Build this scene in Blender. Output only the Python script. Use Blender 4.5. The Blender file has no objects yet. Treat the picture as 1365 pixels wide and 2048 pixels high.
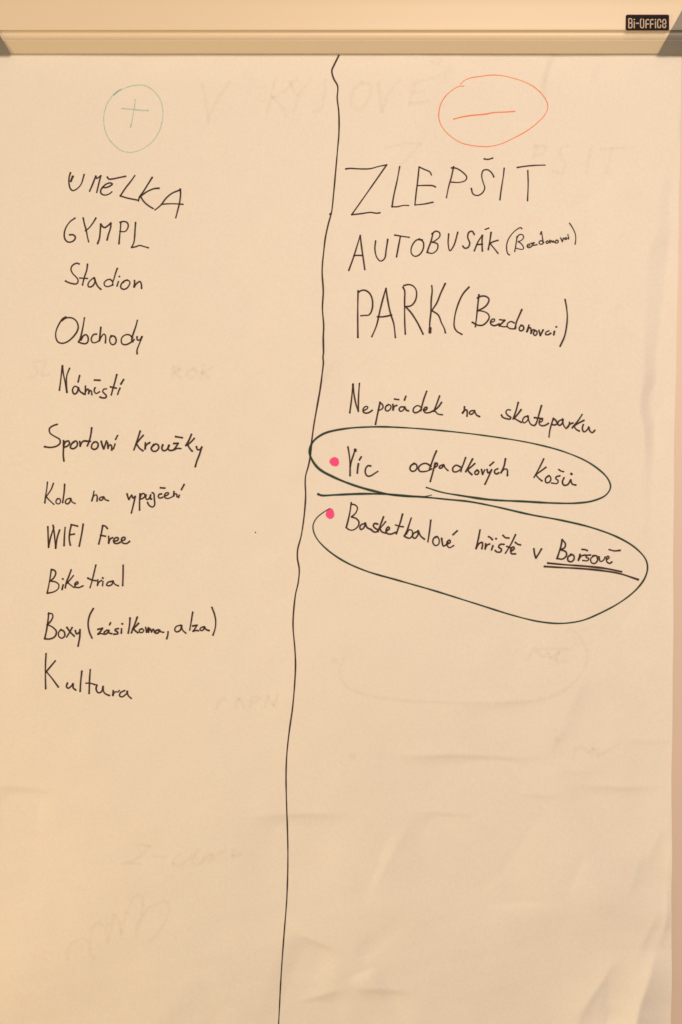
import bpy, bmesh, math, random
import numpy as np
from mathutils import Vector

random.seed(7)
S = bpy.context.scene
COL = S.collection

# ------------------------------------------------------------------ camera, light, exposure
PX = 0.000505            # metres per photo pixel on the paper
CX, CY = 682.5, 1024.0   # optical axis in photo pixels
ZC = 1.30                # height of the optical axis above the floor
D0 = 0.004               # paper stands 4 mm proud of the board (board front face is y = 0)
DIST = 1.45              # camera to board

cam = bpy.data.cameras.new("camera")
cam.sensor_fit = 'VERTICAL'
cam.sensor_height = 36.0
cam.lens = 36.0 * (DIST - D0) / (2048 * PX)
cam.clip_start = 0.01
cam.clip_end = 50
camo = bpy.data.objects.new("camera", cam)
COL.objects.link(camo)
camo.location = (0, -DIST, ZC)
camo.rotation_euler = (math.radians(90), 0, 0)
S.camera = camo

world = bpy.data.worlds.new("World")
S.world = world
world.use_nodes = True
bg = world.node_tree.nodes["Background"]
bg.inputs[0].default_value = (1.0, 0.72, 0.44, 1)
bg.inputs[1].default_value = 0.26


def area(name, loc, target, size, power, colr):
    l = bpy.data.lights.new(name, 'AREA')
    l.shape = 'DISK'
    l.size = size
    l.energy = power
    l.color = colr
    o = bpy.data.objects.new(name, l)
    COL.objects.link(o)
    o.location = loc
    o.rotation_euler = (Vector(target) - Vector(loc)).to_track_quat('-Z', 'Y').to_euler()
    return o


area("ceiling_lamp", (0.42, -2.0, 1.9), (0.15, 0, 1.05), 1.0, 32.5, (1.0, 0.80, 0.655))
area("room_lamp", (-3.0, -0.95, 1.0), (0.2, 0, 1.2), 0.5, 35, (1.0, 0.785, 0.48))
area("yellow_fill", (-0.95, -0.55, 0.75), (-0.4, 0, 0.95), 0.15, 1.35, (1.0, 0.56, 0.0))  # added fill with no real lamp behind it, yellows the sheet's lower left

S.view_settings.view_transform = 'Standard'
S.view_settings.look = 'None'
S.view_settings.exposure = 0.04
S.view_settings.gamma = 1.0
S.view_settings.use_curve_mapping = False


# ------------------------------------------------------------------ helpers
def at(px, py, d):
    """photo pixel -> point standing d metres in front of the board"""
    k = (DIST - d) / (DIST - D0) * PX
    return ((px - CX) * k, -d, ZC - (py - CY) * k)


def link(name, verts, faces, mat, parent=None, smooth=False, flat=False):
    me = bpy.data.meshes.new(name)
    me.from_pydata(verts, [], faces)
    bm = bmesh.new()
    bm.from_mesh(me)
    if flat:                                  # ink lies on the sheet and faces the room
        bm.normal_update()
        bmesh.ops.reverse_faces(bm, faces=[f for f in bm.faces if f.normal.y > 0])
    else:
        bmesh.ops.recalc_face_normals(bm, faces=bm.faces[:])
    bm.to_mesh(me)
    bm.free()
    me.materials.append(mat)
    if smooth:
        me.polygons.foreach_set("use_smooth", [True] * len(me.polygons))
    me.update()
    o = bpy.data.objects.new(name, me)
    COL.objects.link(o)
    if parent:
        o.parent = parent
    return o


def empty(name, label, cat):
    o = bpy.data.objects.new(name, None)
    o.empty_display_size = 0.05
    COL.objects.link(o)
    o['label'] = label
    o['category'] = cat
    return o


def material(name, colr, rough=0.6, spec=0.3, metal=0.0, mottle=0.0, mscale=60, bump=0.0, bscale=900, bdist=0.0002):
    m = bpy.data.materials.new(name)
    m.use_nodes = True
    nt = m.node_tree
    p = nt.nodes["Principled BSDF"]
    p.inputs["Base Color"].default_value = (*colr, 1)
    p.inputs["Roughness"].default_value = rough
    p.inputs["Specular IOR Level"].default_value = spec
    p.inputs["Metallic"].default_value = metal
    tc = nt.nodes.new("ShaderNodeTexCoord")
    if mottle:
        n = nt.nodes.new("ShaderNodeTexNoise")
        n.inputs["Scale"].default_value = mscale
        n.inputs["Detail"].default_value = 5
        n.inputs["Roughness"].default_value = 0.65
        nt.links.new(tc.outputs["Object"], n.inputs["Vector"])
        mx = nt.nodes.new("ShaderNodeMix")
        mx.data_type = 'RGBA'
        mx.inputs[6].default_value = (*[c * (1 - mottle) for c in colr], 1)
        mx.inputs[7].default_value = (*[min(1, c * (1 + mottle)) for c in colr], 1)
        nt.links.new(n.outputs["Fac"], mx.inputs[0])
        nt.links.new(mx.outputs[2], p.inputs["Base Color"])
    if bump:
        n2 = nt.nodes.new("ShaderNodeTexNoise")
        n2.inputs["Scale"].default_value = bscale
        n2.inputs["Detail"].default_value = 3
        nt.links.new(tc.outputs["Object"], n2.inputs["Vector"])
        b = nt.nodes.new("ShaderNodeBump")
        b.inputs["Strength"].default_value = bump
        b.inputs["Distance"].default_value = bdist
        nt.links.new(n2.outputs["Fac"], b.inputs["Height"])
        nt.links.new(b.outputs["Normal"], p.inputs["Normal"])
    return m


def paper_material():
    m = bpy.data.materials.new("flipchart_paper")
    m.use_nodes = True
    nt = m.node_tree
    N, L = nt.nodes, nt.links
    p = N["Principled BSDF"]
    p.inputs["Roughness"].default_value = 0.75
    p.inputs["Specular IOR Level"].default_value = 0.25
    tc = N.new("ShaderNodeTexCoord")

    def noise(scale, det, rough=0.6):
        n = N.new("ShaderNodeTexNoise")
        n.inputs["Scale"].default_value = scale
        n.inputs["Detail"].default_value = det
        n.inputs["Roughness"].default_value = rough
        L.new(tc.outputs["Object"], n.inputs["Vector"])
        return n

    def mix(fac, a, b):
        x = N.new("ShaderNodeMix")
        x.data_type = 'RGBA'
        L.new(fac, x.inputs[0])
        for i, v in ((6, a), (7, b)):
            if isinstance(v, tuple):
                x.inputs[i].default_value = (*v, 1)
            else:
                L.new(v, x.inputs[i])
        return x.outputs[2]
    # fibre clouds: slightly pink / slightly cream, plus a fine speckle of the recycled stock
    cloud = noise(38, 4)
    base = mix(cloud.outputs["Fac"], (0.775, 0.745, 0.715), (0.835, 0.815, 0.765))
    fine = noise(340, 3, 0.75)
    r = N.new("ShaderNodeMapRange")
    r.inputs["From Min"].default_value = 0.3
    r.inputs["From Max"].default_value = 0.7
    L.new(fine.outputs["Fac"], r.inputs["Value"])
    spk = mix(r.outputs[0], (0.82, 0.69, 0.655), (0.785, 0.855, 0.765))
    h = N.new("ShaderNodeValue")
    h.outputs[0].default_value = 0.5
    L.new(mix(h.outputs[0], base, spk), p.inputs["Base Color"])
    b = N.new("ShaderNodeBump")
    b.inputs["Strength"].default_value = 0.25
    b.inputs["Distance"].default_value = 0.0003
    L.new(noise(260, 5).outputs["Fac"], b.inputs["Height"])
    L.new(b.outputs["Normal"], p.inputs["Normal"])
    return m


def ink_material(name, colr, alpha=1.0, edge=True, vary=0.25):
    """marker ink soaked into the paper: dries a little lighter in places; the paper shows through thin ink"""
    m = bpy.data.materials.new(name)
    m.use_nodes = True
    nt = m.node_tree
    N, L = nt.nodes, nt.links
    p = N["Principled BSDF"]
    p.inputs["Base Color"].default_value = (*colr, 1)
    p.inputs["Roughness"].default_value = 0.7
    p.inputs["Specular IOR Level"].default_value = 0.15
    tc = N.new("ShaderNodeTexCoord")
    n = N.new("ShaderNodeTexNoise")
    n.inputs["Scale"].default_value = 260
    n.inputs["Detail"].default_value = 3
    L.new(tc.outputs["Object"], n.inputs["Vector"])
    r = N.new("ShaderNodeMapRange")
    r.inputs["From Min"].default_value = 0.3
    r.inputs["From Max"].default_value = 0.7
    r.inputs["To Min"].default_value = alpha * (1 - vary)
    r.inputs["To Max"].default_value = alpha
    L.new(n.outputs["Fac"], r.inputs["Value"])
    a = N.new("ShaderNodeAttribute")
    a.attribute_name = "ink_amount"
    mu = N.new("ShaderNodeMath")
    mu.operation = 'MULTIPLY'
    L.new(r.outputs[0], mu.inputs[0])
    L.new(a.outputs["Fac"], mu.inputs[1])
    L.new(mu.outputs[0], p.inputs["Alpha"])
    return m


M_paper = paper_material()
M_pages = material("page_edges", (0.74, 0.71, 0.64), 0.8, 0.2, mottle=0.06, mscale=900)
M_bar = material("lacquered_aluminium", (0.735, 0.64, 0.485), 0.40, 0.45, mottle=0.02, mscale=240, bump=0.08, bscale=700)
M_cap = material("grey_plastic", (0.235, 0.225, 0.20), 0.5, 0.4, mottle=0.05, mscale=300, bump=0.15, bscale=1100)
M_board = material("whiteboard_steel", (0.77, 0.635, 0.545), 0.4, 0.4, mottle=0.02, mscale=30)
M_badge = material("black_badge", (0.012, 0.010, 0.013), 0.7, 0.15, mottle=0.1, mscale=300)
M_rim = material("badge_rim", (0.055, 0.010, 0.028), 0.7, 0.15, mottle=0.1, mscale=300)
M_letter = material("cream_print", (0.52, 0.40, 0.30), 0.5, 0.3, mottle=0.08, mscale=900)
I_brown = ink_material("dark_brown_marker", (0.058, 0.028, 0.024), 1.0, vary=0.14)
I_green = ink_material("green_black_marker", (0.022, 0.050, 0.038), 1.0, vary=0.14)
I_teal = ink_material("pale_green_marker", (0.22, 0.56, 0.52), 0.42, vary=0.5)
I_red = ink_material("orange_red_marker", (0.96, 0.25, 0.075), 0.92, vary=0.2)
I_pink = ink_material("pink_marker", (0.98, 0.085, 0.33), 0.97, vary=0.12)
I_ghost = ink_material("ink_showing_through", (0.44, 0.29, 0.10), 0.058, vary=0.6)

# ------------------------------------------------------------------ flipchart: board, clamp bar, caps, badge
chart = empty("flipchart", "flipchart board with a cream metal clamp bar and grey corner caps across its top", "flipchart")
chart.location = (0, 0, 0)


def box(name, x0, x1, z0, z1, y0, y1, mat, parent, bev=0.0):
    bm = bmesh.new()
    bmesh.ops.create_cube(bm, size=1)
    for v in bm.verts:
        v.co = Vector((x0 if v.co.x < 0 else x1, y0 if v.co.y < 0 else y1, z0 if v.co.z < 0 else z1))
    if bev:
        bmesh.ops.bevel(bm, geom=bm.edges[:], offset=bev, segments=3, affect='EDGES')
    me = bpy.data.meshes.new(name)
    bm.to_mesh(me)
    bm.free()
    me.materials.append(mat)
    o = bpy.data.objects.new(name, me)
    COL.objects.link(o)
    o.parent = parent
    return o


XL = at(-62, 0, 0)[0]
XR = at(1402, 0, 0)[0]
box("board_panel", XL, XR, at(0, 2170, 0)[2], at(0, 20, 0)[2], 0.0, 0.012, M_board, chart, 0.0015)

# profile of the clamp bar, (photo row, depth in front of the board in mm)
prof = [(-44, 1.0), (-44, 17.0), (-42, 20.0), (-36, 22.4), (-22, 23.6), (-4, 24.2), (3, 24.4), (14, 24.1), (30, 23.8), (48, 23.3),
        (57.5, 23.0), (60.0, 22.6), (60.7, 21.6), (61.2, 19.8), (63, 18.3), (66, 17.1), (69, 16.7), (72, 16.9), (75, 17.8),
        (77.5, 19.2), (79.4, 20.9), (80.6, 21.8), (81.6, 21.9), (82.8, 21.3), (94, 15.6), (105, 10.2), (106.8, 9.2), (107.2, 8.0), (107.2, 5.6), (100, 1.0)]


def extrude(name, prof, xa, xb, mat, parent, off=0.0, smooth_deg=28):
    """sweep the profile sideways; xa and xb give the end columns for each photo row"""
    v, f = [], []
    n = len(prof)
    cy = sum(p[0] for p in prof) / n
    for fx in (xa, xb):
        for (py, d) in prof:
            dd = d * 0.001 + (off if d > 6 else 0)
            yy = py + (off / PX * (0.8 if py > 100 else (-1.0 if py < -40 else 0)))
            v.append(at(fx(py), yy, dd))
    for i in range(n):
        j = (i + 1) % n
        f.append((i, j, n + j, n + i))
    f.append(tuple(range(n - 1, -1, -1)))
    f.append(tuple(range(n, 2 * n)))
    o = link(name, v, f, mat, parent)
    bm = bmesh.new()
    bm.from_mesh(o.data)
    bmesh.ops.recalc_face_normals(bm, faces=bm.faces[:])
    for fc in bm.faces:
        fc.smooth = len(fc.verts) == 4
    for e in bm.edges:
        if len(e.link_faces) == 2:
            e.smooth = e.calc_face_angle(0) < math.radians(smooth_deg)
    bm.to_mesh(o.data)
    bm.free()
    return o


extrude("clamp_bar", prof, lambda y: -48, lambda y: 1388, M_bar, chart)
cap_r = extrude("end_cap", prof, lambda y: 1316 + (108 - y) * 0.553, lambda y: 1404, M_cap, chart, 0.0011)
cap_l = extrude("end_cap", prof, lambda y: -64, lambda y: 22 - (107 - y) * 0.60, M_cap, chart, 0.0011)

# badge on the right of the bar
DB = 0.0241


def rounded(x0, y0, x1, y1, r, d, n=6):
    pts = []
    for (cx, cy, a0) in ((x1 - r, y0 + r, -90), (x1 - r, y1 - r, 0), (x0 + r, y1 - r, 90), (x0 + r, y0 + r, 180)):
        for k in range(n + 1):
            a = math.radians(a0 + 90 * k / n)
            pts.append(at(cx + r * math.cos(a), cy + r * math.sin(a), d))
    return pts


def plate(name, x0, y0, x1, y1, r, d0, d1, mat, parent):
    a = rounded(x0, y0, x1, y1, r, d0)
    c = rounded(x0 + .3, y0 + .3, x1 - .3, y1 - .3, r, d1)
    n = len(a)
    v = a + c
    f = [(i, (i + 1) % n, n + (i + 1) % n, n + i) for i in range(n)] + [tuple(range(n, 2 * n)), tuple(range(n - 1, -1, -1))]
    return link(name, v, f, mat, parent)


badge = plate("badge", 1252, 29, 1339, 61.2, 3.4, 0.0222, 0.0248, M_rim, chart)
badge['label'] = "small black rounded name badge with cream letters"
plate("badge_face", 1252.7, 31.4, 1336.9, 60.7, 2.6, 0.0246, 0.02495, M_badge, badge)


# ------------------------------------------------------------------ stroke geometry
def catmull(pts, step):
    pts = [np.array(p, float) for p in pts]
    if len(pts) == 1:
        return np.array([pts[0], pts[0] + (0.01, 0.0)])
    if len(pts) == 2:
        n = max(2, int(np.linalg.norm(pts[1] - pts[0]) / step) + 1)
        return np.array([pts[0] + (pts[1] - pts[0]) * t for t in np.linspace(0, 1, n)])
    P = [2 * pts[0] - pts[1]] + pts + [2 * pts[-1] - pts[-2]]
    out = []
    for i in range(1, len(P) - 2):
        p0, p1, p2, p3 = P[i - 1:i + 3]
        n = max(3, int(np.linalg.norm(p2 - p1) / step))
        # centripetal parametrisation keeps tight loops from overshooting
        t01 = max(np.linalg.norm(p1 - p0), 1e-3) ** .5
        t12 = max(np.linalg.norm(p2 - p1), 1e-3) ** .5
        t23 = max(np.linalg.norm(p3 - p2), 1e-3) ** .5
        m1 = (p2 - p1) + t12 * ((p1 - p0) / t01 - (p2 - p0) / (t01 + t12))
        m2 = (p2 - p1) + t12 * ((p3 - p2) / t23 - (p3 - p1) / (t12 + t23))
        for t in np.linspace(0, 1, n, endpoint=False):
            out.append((2 * t**3 - 3 * t**2 + 1) * p1 + (t**3 - 2 * t**2 + t) * m1 + (-2 * t**3 + 3 * t**2) * p2 + (t**3 - t**2) * m2)
    out.append(P[-2])
    return np.array(out)


def ribbon(pts, w, step=1.6, soft=0.32, press=0.10, taper=None):
    """a marker stroke in photo pixels: centre line -> strip of 4 columns (feathered edges) with round ends.
    returns list of (x, y, density) and faces"""
    c = catmull(pts, step)
    # drop near-duplicate points
    keep = [0]
    for i in range(1, len(c)):
        if np.linalg.norm(c[i] - c[keep[-1]]) > 0.25 or i == len(c) - 1:
            keep.append(i)
    c = c[keep]
    n = len(c)
    if n == 1:
        c = np.array([c[0], c[0] + (0.05, 0)])
        n = 2
    tan = np.gradient(c, axis=0)
    ln = np.linalg.norm(tan, axis=1, keepdims=True)
    tan = tan / np.maximum(ln, 1e-6)
    ph = random.uniform(0, 6.28)
    q = np.arange(n) * step
    half = 0.5 * w * (1 + press * np.sin(q / 17 + ph) + press * 0.6 * np.sin(q / 6.3 + 2 * ph))
    # the pen rests a moment at both ends
    half = half * (1 + 0.16 * np.exp(-q / 2.2) + 0.16 * np.exp(-(q[::-1]) / 2.2))
    if taper is not None:
        half = half * np.interp(np.linspace(0, 1, n), np.linspace(0, 1, len(taper)), taper)
    # round caps: extra rows
    rows = []
    for k in (0.97, 0.8, 0.5):
        rows.append((c[0] - tan[0] * half[0] * k, tan[0], half[0] * math.sqrt(1 - k * k)))
    for i in range(n):
        rows.append((c[i], tan[i], half[i]))
    for k in (0.5, 0.8, 0.97):
        rows.append((c[-1] + tan[-1] * half[-1] * k, tan[-1], half[-1] * math.sqrt(1 - k * k)))
    v, f = [], []
    e = soft
    for (p, t, h) in rows:
        nrm = np.array((-t[1], t[0]))
        for s, dn in ((-1 - e, 0.0), (-1 + e, 1.0), (1 - e, 1.0), (1 + e, 0.0)):
            a = p + nrm * h * s
            v.append((a[0], a[1], dn))
    for r in range(len(rows) - 1):
        for k in range(3):
            a = r * 4 + k
            f.append((a, a + 4, a + 5, a + 1))
    return v, f


# badge lettering, stroke letters in zoomed badge pixels
def zb(p):
    return (1235 + p[0] / 11.375, 20 + p[1] / 11.375)


LET = [
    [(262, 200), (262, 402)], [(262, 200), (318, 200), (332, 225), (332, 270), (318, 293), (270, 296)], [(318, 296), (334, 320), (334, 380), (318, 402), (262, 402)],
    [(387, 272), (387, 402)], [(387, 213), (387, 219)],
    [(438, 302), (482, 302)],
    [(572, 198), (560, 199), (536, 212), (530, 240), (530, 365), (536, 392), (565, 405), (594, 392), (600, 365), (600, 240), (594, 212), (565, 198)],
    [(654, 402), (654, 260), (662, 230), (690, 216), (716, 222)], [(654, 318), (708, 318)],
    [(756, 402), (756, 260), (764, 230), (792, 216), (818, 222)], [(756, 318), (812, 318)],
    [(870, 272), (870, 402)], [(870, 216), (870, 222)],
    [(988, 275), (988, 240), (972, 216), (950, 214), (926, 230), (920, 260), (920, 360), (928, 392), (955, 402), (980, 392), (988, 345)],
    [(1038, 312), (1100, 308), (1102, 250), (1090, 220), (1066, 214), (1044, 228), (1036, 260), (1036, 360), (1044, 392), (1070, 402), (1096, 390), (1102, 352)],
]
vv, ff = [], []
for k, st in enumerate(LET):
    v, f = ribbon([zb(p) for p in st], 2.15, step=0.5, soft=0.02, press=0.0)
    b0 = len(vv)
    vv += [at(x, y, 0.0251 + 0.000004 * k) for (x, y, _) in v]
    ff += [tuple(b0 + i for i in q) for q in f]
lo = link("lettering", vv, ff, M_letter, badge, flat=True)

# ------------------------------------------------------------------ the paper: relief of waves and creases
rng = np.random.default_rng(5)


def right_edge(py):
    return np.interp(py, [60, 108, 300, 500, 700, 900, 1200, 1500, 1850, 2048, 2130],
                     [1364.5, 1364, 1360.5, 1356, 1352.5, 1349.3, 1346, 1344, 1342.3, 1341.3, 1341])


# creases: (x0, y0, x1, y1, slope, width px) the sheet falls away on the right-hand side of the direction A->B
CR = [
    (1355, 210, 1357, 300, 0.09, 9),
    # nearly horizontal creases of the lower half; they fall away below the line
    (1120, 1516, 740, 1507, 0.13, 15), (1340, 1574, 1130, 1572, 0.11, 14), (1140, 1591, 930, 1588, 0.10, 12), (1075, 1637, 810, 1624, 0.12, 20),
    (720, 1625, 470, 1634, 0.09, 22), (118, 1582, -30, 1572, 0.12, 16), (1130, 1806, 950, 1810, -0.08, 12), (840, 1982, 690, 1976, 0.12, 16),
    (1100, 1404, 900, 1410, 0.08, 12), (1210, 1540, 1100, 1545, 0.06, 10), (1360, 1480, 1250, 1478, 0.06, 12),
    # diagonal pulls at the foot
    (690, 1905, 575, 1862, 0.13, 20), (760, 1930, 690, 1962, -0.12, 14), (705, 1975, 575, 2010, 0.10, 20), (790, 1640, 720, 1830, -0.045, 40),
    # corner folds, bottom right
    (1240, 1900, 1135, 2060, 0.08, 26), (1290, 1700, 1250, 1800, 0.05, 30),
    (1335, 1640, 1330, 1850, -0.10, 12), (1210, 1960, 1190, 2060, 0.07, 14), (1130, 1800, 1180, 1700, -0.05, 30),
    (1139, 1447, 1092, 1511, 0.05, 12), (1333, 1646, 1292, 1728, 0.06, 14), (1327, 1810, 1262, 1927, 0.08, 16), (1221, 2000, 1196, 2060, 0.09, 10),
    (829, 1634, 735, 1798, 0.05, 40), (640, 2002, 560, 2030, 0.09, 12), (700, 1898, 730, 1935, 0.07, 10), (1010, 1560, 860, 1556, 0.06, 8),
    # pulls under the clamp
    (1100, 112, 1078, 190, 0.09, 12), (1200, 110, 1180, 170, 0.05, 12), (236, 108, 250, 165, 0.06, 14), (905, 112, 880, 170, 0.06, 14),
    (1145, 430, 1250, 330, -0.04, 30), (1250, 600, 1215, 625, 0.06, 10), (500, 110, 490, 200, 0.035, 20), (60, 112, 90, 220, 0.04, 25),
    # soft dents
    (645, 600, 644, 860, 0.02, 30), (690, 690, 620, 790, 0.03, 22), (560, 430, 300, 470, 0.012, 60), (1180, 1330, 1120, 1480, 0.04, 24),
    (130, 1640, 330, 1760, -0.02, 60), (400, 1940, 500, 2030, 0.04, 40), (640, 1240, 646, 1480, 0.02, 16), (1230, 1270, 1300, 1180, -0.03, 30),
]
_w = []
for k in range(46):
    lam = rng.uniform(90, 900)
    ang = rng.uniform(0, math.pi)
    _w.append((2 * math.pi / lam * math.cos(ang), 2 * math.pi / lam * math.sin(ang), rng.uniform(0, 6.28), lam * rng.uniform(0.2, 1.0)))


CREASE = 4.2
# upright folds: rows, column of the fold line, slope, width of the facet that falls away, width over which the sheet comes back
FOLDS = [
    ([320, 370, 400, 460, 490, 520, 560, 640, 700, 760, 790, 830, 850, 930, 1000, 1100],
     [1330, 1326, 1320, 1315, 1301, 1297, 1294, 1291, 1290, 1287, 1282, 1283, 1289, 1290, 1288, 1286],
     [0, .06, .10, .13, .17, .10, .06, .09, .19, .22, .26, .20, .23, .17, .07, 0],
     [14, 18, 20, 24, 34, 38, 36, 30, 24, 24, 28, 22, 18, 17, 16, 16], 40),
    ([108, 130, 190, 240], [1100, 1095, 1080, 1070], [.16, .16, .10, 0], [12, 14, 16, 16], 40),
]
# ridges: the sheet climbs to the line from the left and falls away behind it
RIDGES = [
    ([1860, 1900, 1935, 1990, 2050, 2110], [1322, 1312, 1299, 1283, 1264, 1240], [0, 4, 11, 18, 25, 29], 80, 62),
    ([1900, 1960, 2050, 2110], [1240, 1205, 1150, 1110], [0, 3, 5, 6], 70, 40),
    ([1620, 1700, 1850, 1900], [1338, 1336, 1330, 1320], [0, 3, 4, 0], 30, 14),
]


def relief(x, y):
    """height of the sheet in photo pixels above its mean plane"""
    h = np.zeros_like(x)
    for (kx, ky, p, a) in _w:
        h += np.sin(kx * x + ky * y + p) * a * 0.0015
    low = np.clip((y - 1250) / 800, 0, 1)
    for (kx, ky, p, a) in _w[:24]:
        h += np.sin(1.7 * kx * x + 2.3 * ky * y + 2 * p) * a * 0.0010 * low
    for (x0, y0, x1, y1, k, w) in CR:
        L = math.hypot(x1 - x0, y1 - y0)
        tx, ty = (x1 - x0) / L, (y1 - y0) / L
        # right-hand side, seen by the viewer (rows grow downwards)
        nx, ny = (ty, -tx)
        if abs(tx) > abs(ty):                 # flat creases: fall away downwards
            if ny < 0:
                nx, ny = -nx, -ny
        elif nx < 0:                          # steep creases: fall away to the right
            nx, ny = -nx, -ny
        u = ((x - x0) * tx + (y - y0) * ty) / L
        d = (x - x0) * nx + (y - y0) * ny
        k = k * CREASE
        d = d + 1.8 * np.sin(u * L / 31.0 + x0)
        win = np.clip(np.minimum(u, 1 - u) * 2.3 + 0.07, 0, 1)
        win = win * win * (3 - 2 * win)
        win = np.where((u < -0.03) | (u > 1.03), 0, win)
        dp = np.maximum(d, 0)
        drop = k * w * (1 - np.exp(-dp / w)) * np.exp(-dp / (w * 7))
        rise = k * w * 0.10 * np.exp(-np.maximum(-d, 0) / (w * 0.9))   # small lip in front of the crease
        h += win * (np.where(d > 0, -drop + rise * 1.0, rise))
    for (yy, xx, kk, ww, back) in FOLDS:
        d = x - np.interp(y, yy, xx) - 1.2 * np.sin(y / 23.0)
        k = 1.4 * (1 + 0.3 * np.sin(y / 41.0)) * np.interp(y, yy, kk, left=kk[0], right=kk[-1])
        w = np.interp(y, yy, ww)
        h += np.where(d < 0, 0.12 * k * w * np.exp(np.minimum(d, 0) / (0.8 * w)),
                      np.where(d < w, 0.12 * k * w - k * d, -0.88 * k * w * np.exp(-np.maximum(d - w, 0) / back)))
    for (yy, xx, aa, lw, rw) in RIDGES:
        d = x - np.interp(y, yy, xx) - 1.5 * np.sin(y / 19.0)
        am = np.interp(y, yy, aa, left=0, right=aa[-1])
        h += 1.15 * am * np.where(d < 0, np.exp(np.minimum(d, 0) / lw * 1.6), np.exp(-np.maximum(d, 0) / rw * 1.3))
    # the free right edge curls forward a little
    e = right_edge(y) - x
    h += 1.6 * np.exp(-np.maximum(e, 0) / 22.0) * np.clip((y - 120) / 300, 0, 1)
    # held flat under the clamp
    return h * np.clip((y - 70) / 70, 0.05, 1)


XLEFT = -26.0
Y0, Y1 = 84.0, 2110.0
NX, NY = 470, 690
ys = np.linspace(Y0, Y1, NY)
us = np.linspace(0, 1, NX)
GY = np.repeat(ys[:, None], NX, 1)
GX = XLEFT + (right_edge(GY) + (0.5 * np.sin(GY / 37.0) + 0.5 * np.sin(GY / 91.0)) - XLEFT) * us[None, :]
GH = relief(GX, GY)
GH = np.maximum(GH, -5.5)
for _ in range(1):                            # paper does not crease to a razor edge
    GH[1:-1] = 0.25 * GH[:-2] + 0.5 * GH[1:-1] + 0.25 * GH[2:]
    GH[:, 1:-1] = 0.25 * GH[:, :-2] + 0.5 * GH[:, 1:-1] + 0.25 * GH[:, 2:]


def sheet_depth(x, y):
    """depth of the sheet at a photo pixel, read off the mesh grid"""
    x = np.asarray(x, float)
    y = np.asarray(y, float)
    r = np.clip((y - Y0) / (Y1 - Y0) * (NY - 1), 0, NY - 1.001)
    xr = right_edge(y) + (0.5 * np.sin(y / 37.0) + 0.5 * np.sin(y / 91.0))
    c = np.clip((x - XLEFT) / (xr - XLEFT) * (NX - 1), 0, NX - 1.001)
    r0, c0 = r.astype(int), c.astype(int)
    fr, fc = r - r0, c - c0
    h = (GH[r0, c0] * (1 - fr) * (1 - fc) + GH[r0 + 1, c0] * fr * (1 - fc) + GH[r0, c0 + 1] * (1 - fr) * fc + GH[r0 + 1, c0 + 1] * fr * fc)
    return D0 + h * PX


pad = empty("paper_pad", "large pad of cream paper covered in handwriting, hanging from the clamp bar", "paper pad")
pad.location = (0, 0, 0)

k0 = PX
V = np.stack([(GX - CX) * k0, -(D0 + GH * PX), ZC - (GY - CY) * k0], -1).reshape(-1, 3)
idx = np.arange(NX * NY).reshape(NY, NX)
F = np.stack([idx[:-1, :-1], idx[1:, :-1], idx[1:, 1:], idx[:-1, 1:]], -1).reshape(-1, 4)
me = bpy.data.meshes.new("top_sheet")
me.vertices.add(len(V))
me.vertices.foreach_set("co", V.ravel())
me.loops.add(F.size)
me.loops.foreach_set("vertex_index", F.ravel().astype(np.int32))
me.polygons.add(len(F))
me.polygons.foreach_set("loop_start", np.arange(0, F.size, 4, dtype=np.int32))
me.polygons.foreach_set("use_smooth", np.ones(len(F), dtype=bool))
me.update(calc_edges=True)
me.validate()
me.materials.append(M_paper)
sheet = bpy.data.objects.new("top_sheet", me)
COL.objects.link(sheet)
sheet.parent = pad

# the pages underneath: one thin block that follows the same right edge
pv, pf = [], []
rowsy = np.linspace(Y0, Y1 - 4, 40)
for y in rowsy:
    for (xx, d) in ((XLEFT + 2, 0.0003), (XLEFT + 2, 0.0010), (right_edge(y) - 1.6, 0.0010), (right_edge(y) - 1.0, 0.0003)):
        pv.append(((xx - CX) * k0, -d, ZC - (y - CY) * k0))
for r in range(len(rowsy) - 1):
    for k in range(4):
        a, b = r * 4 + k, r * 4 + (k + 1) % 4
        pf.append((a, b, b + 4, a + 4))
pf.append((3, 2, 1, 0))
n4 = (len(rowsy) - 1) * 4
pf.append((n4, n4 + 1, n4 + 2, n4 + 3))
link("page_stack", pv, pf, M_pages, pad)

# ------------------------------------------------------------------ ink on the sheet
LAYER = {'ghost': 0.00010, 'line': 0.00016, 'text': 0.00018, 'dot': 0.00024, 'ring': 0.00030}


def marks(name, strokes, mat, w, layer, label=None, soft=0.38, press=0.10, taper=None):
    """strokes already in photo pixels; each may be (points) or (points, width)"""
    verts, faces, dens = [], [], []
    for k, st in enumerate(strokes):
        ww, tp = w, taper
        if isinstance(st, tuple) and isinstance(st[0], list):
            st, ww = st
        ww = ww + 1.2 if layer == 'ghost' else ww
        v, f = ribbon(st, ww, soft=soft, press=press, taper=tp)
        a = np.array(v)
        d = sheet_depth(a[:, 0], a[:, 1]) + LAYER[layer] + 0.000003 * k + 0.000004 * np.linspace(0, 1, len(a))
        b0 = len(verts)
        verts += [((x - CX) * k0, -dd, ZC - (y - CY) * k0) for x, y, dd in zip(a[:, 0], a[:, 1], d)]
        faces += [tuple(b0 + i for i in q) for q in f]
        dens += list(a[:, 2])
    o = link(name, verts, faces, mat, sheet, flat=True)
    at_ = o.data.attributes.new("ink_amount", 'FLOAT', 'POINT')
    at_.data.foreach_set("value", np.array(dens, dtype=np.float32))
    if label:
        o['label'] = label
    return o


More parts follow.
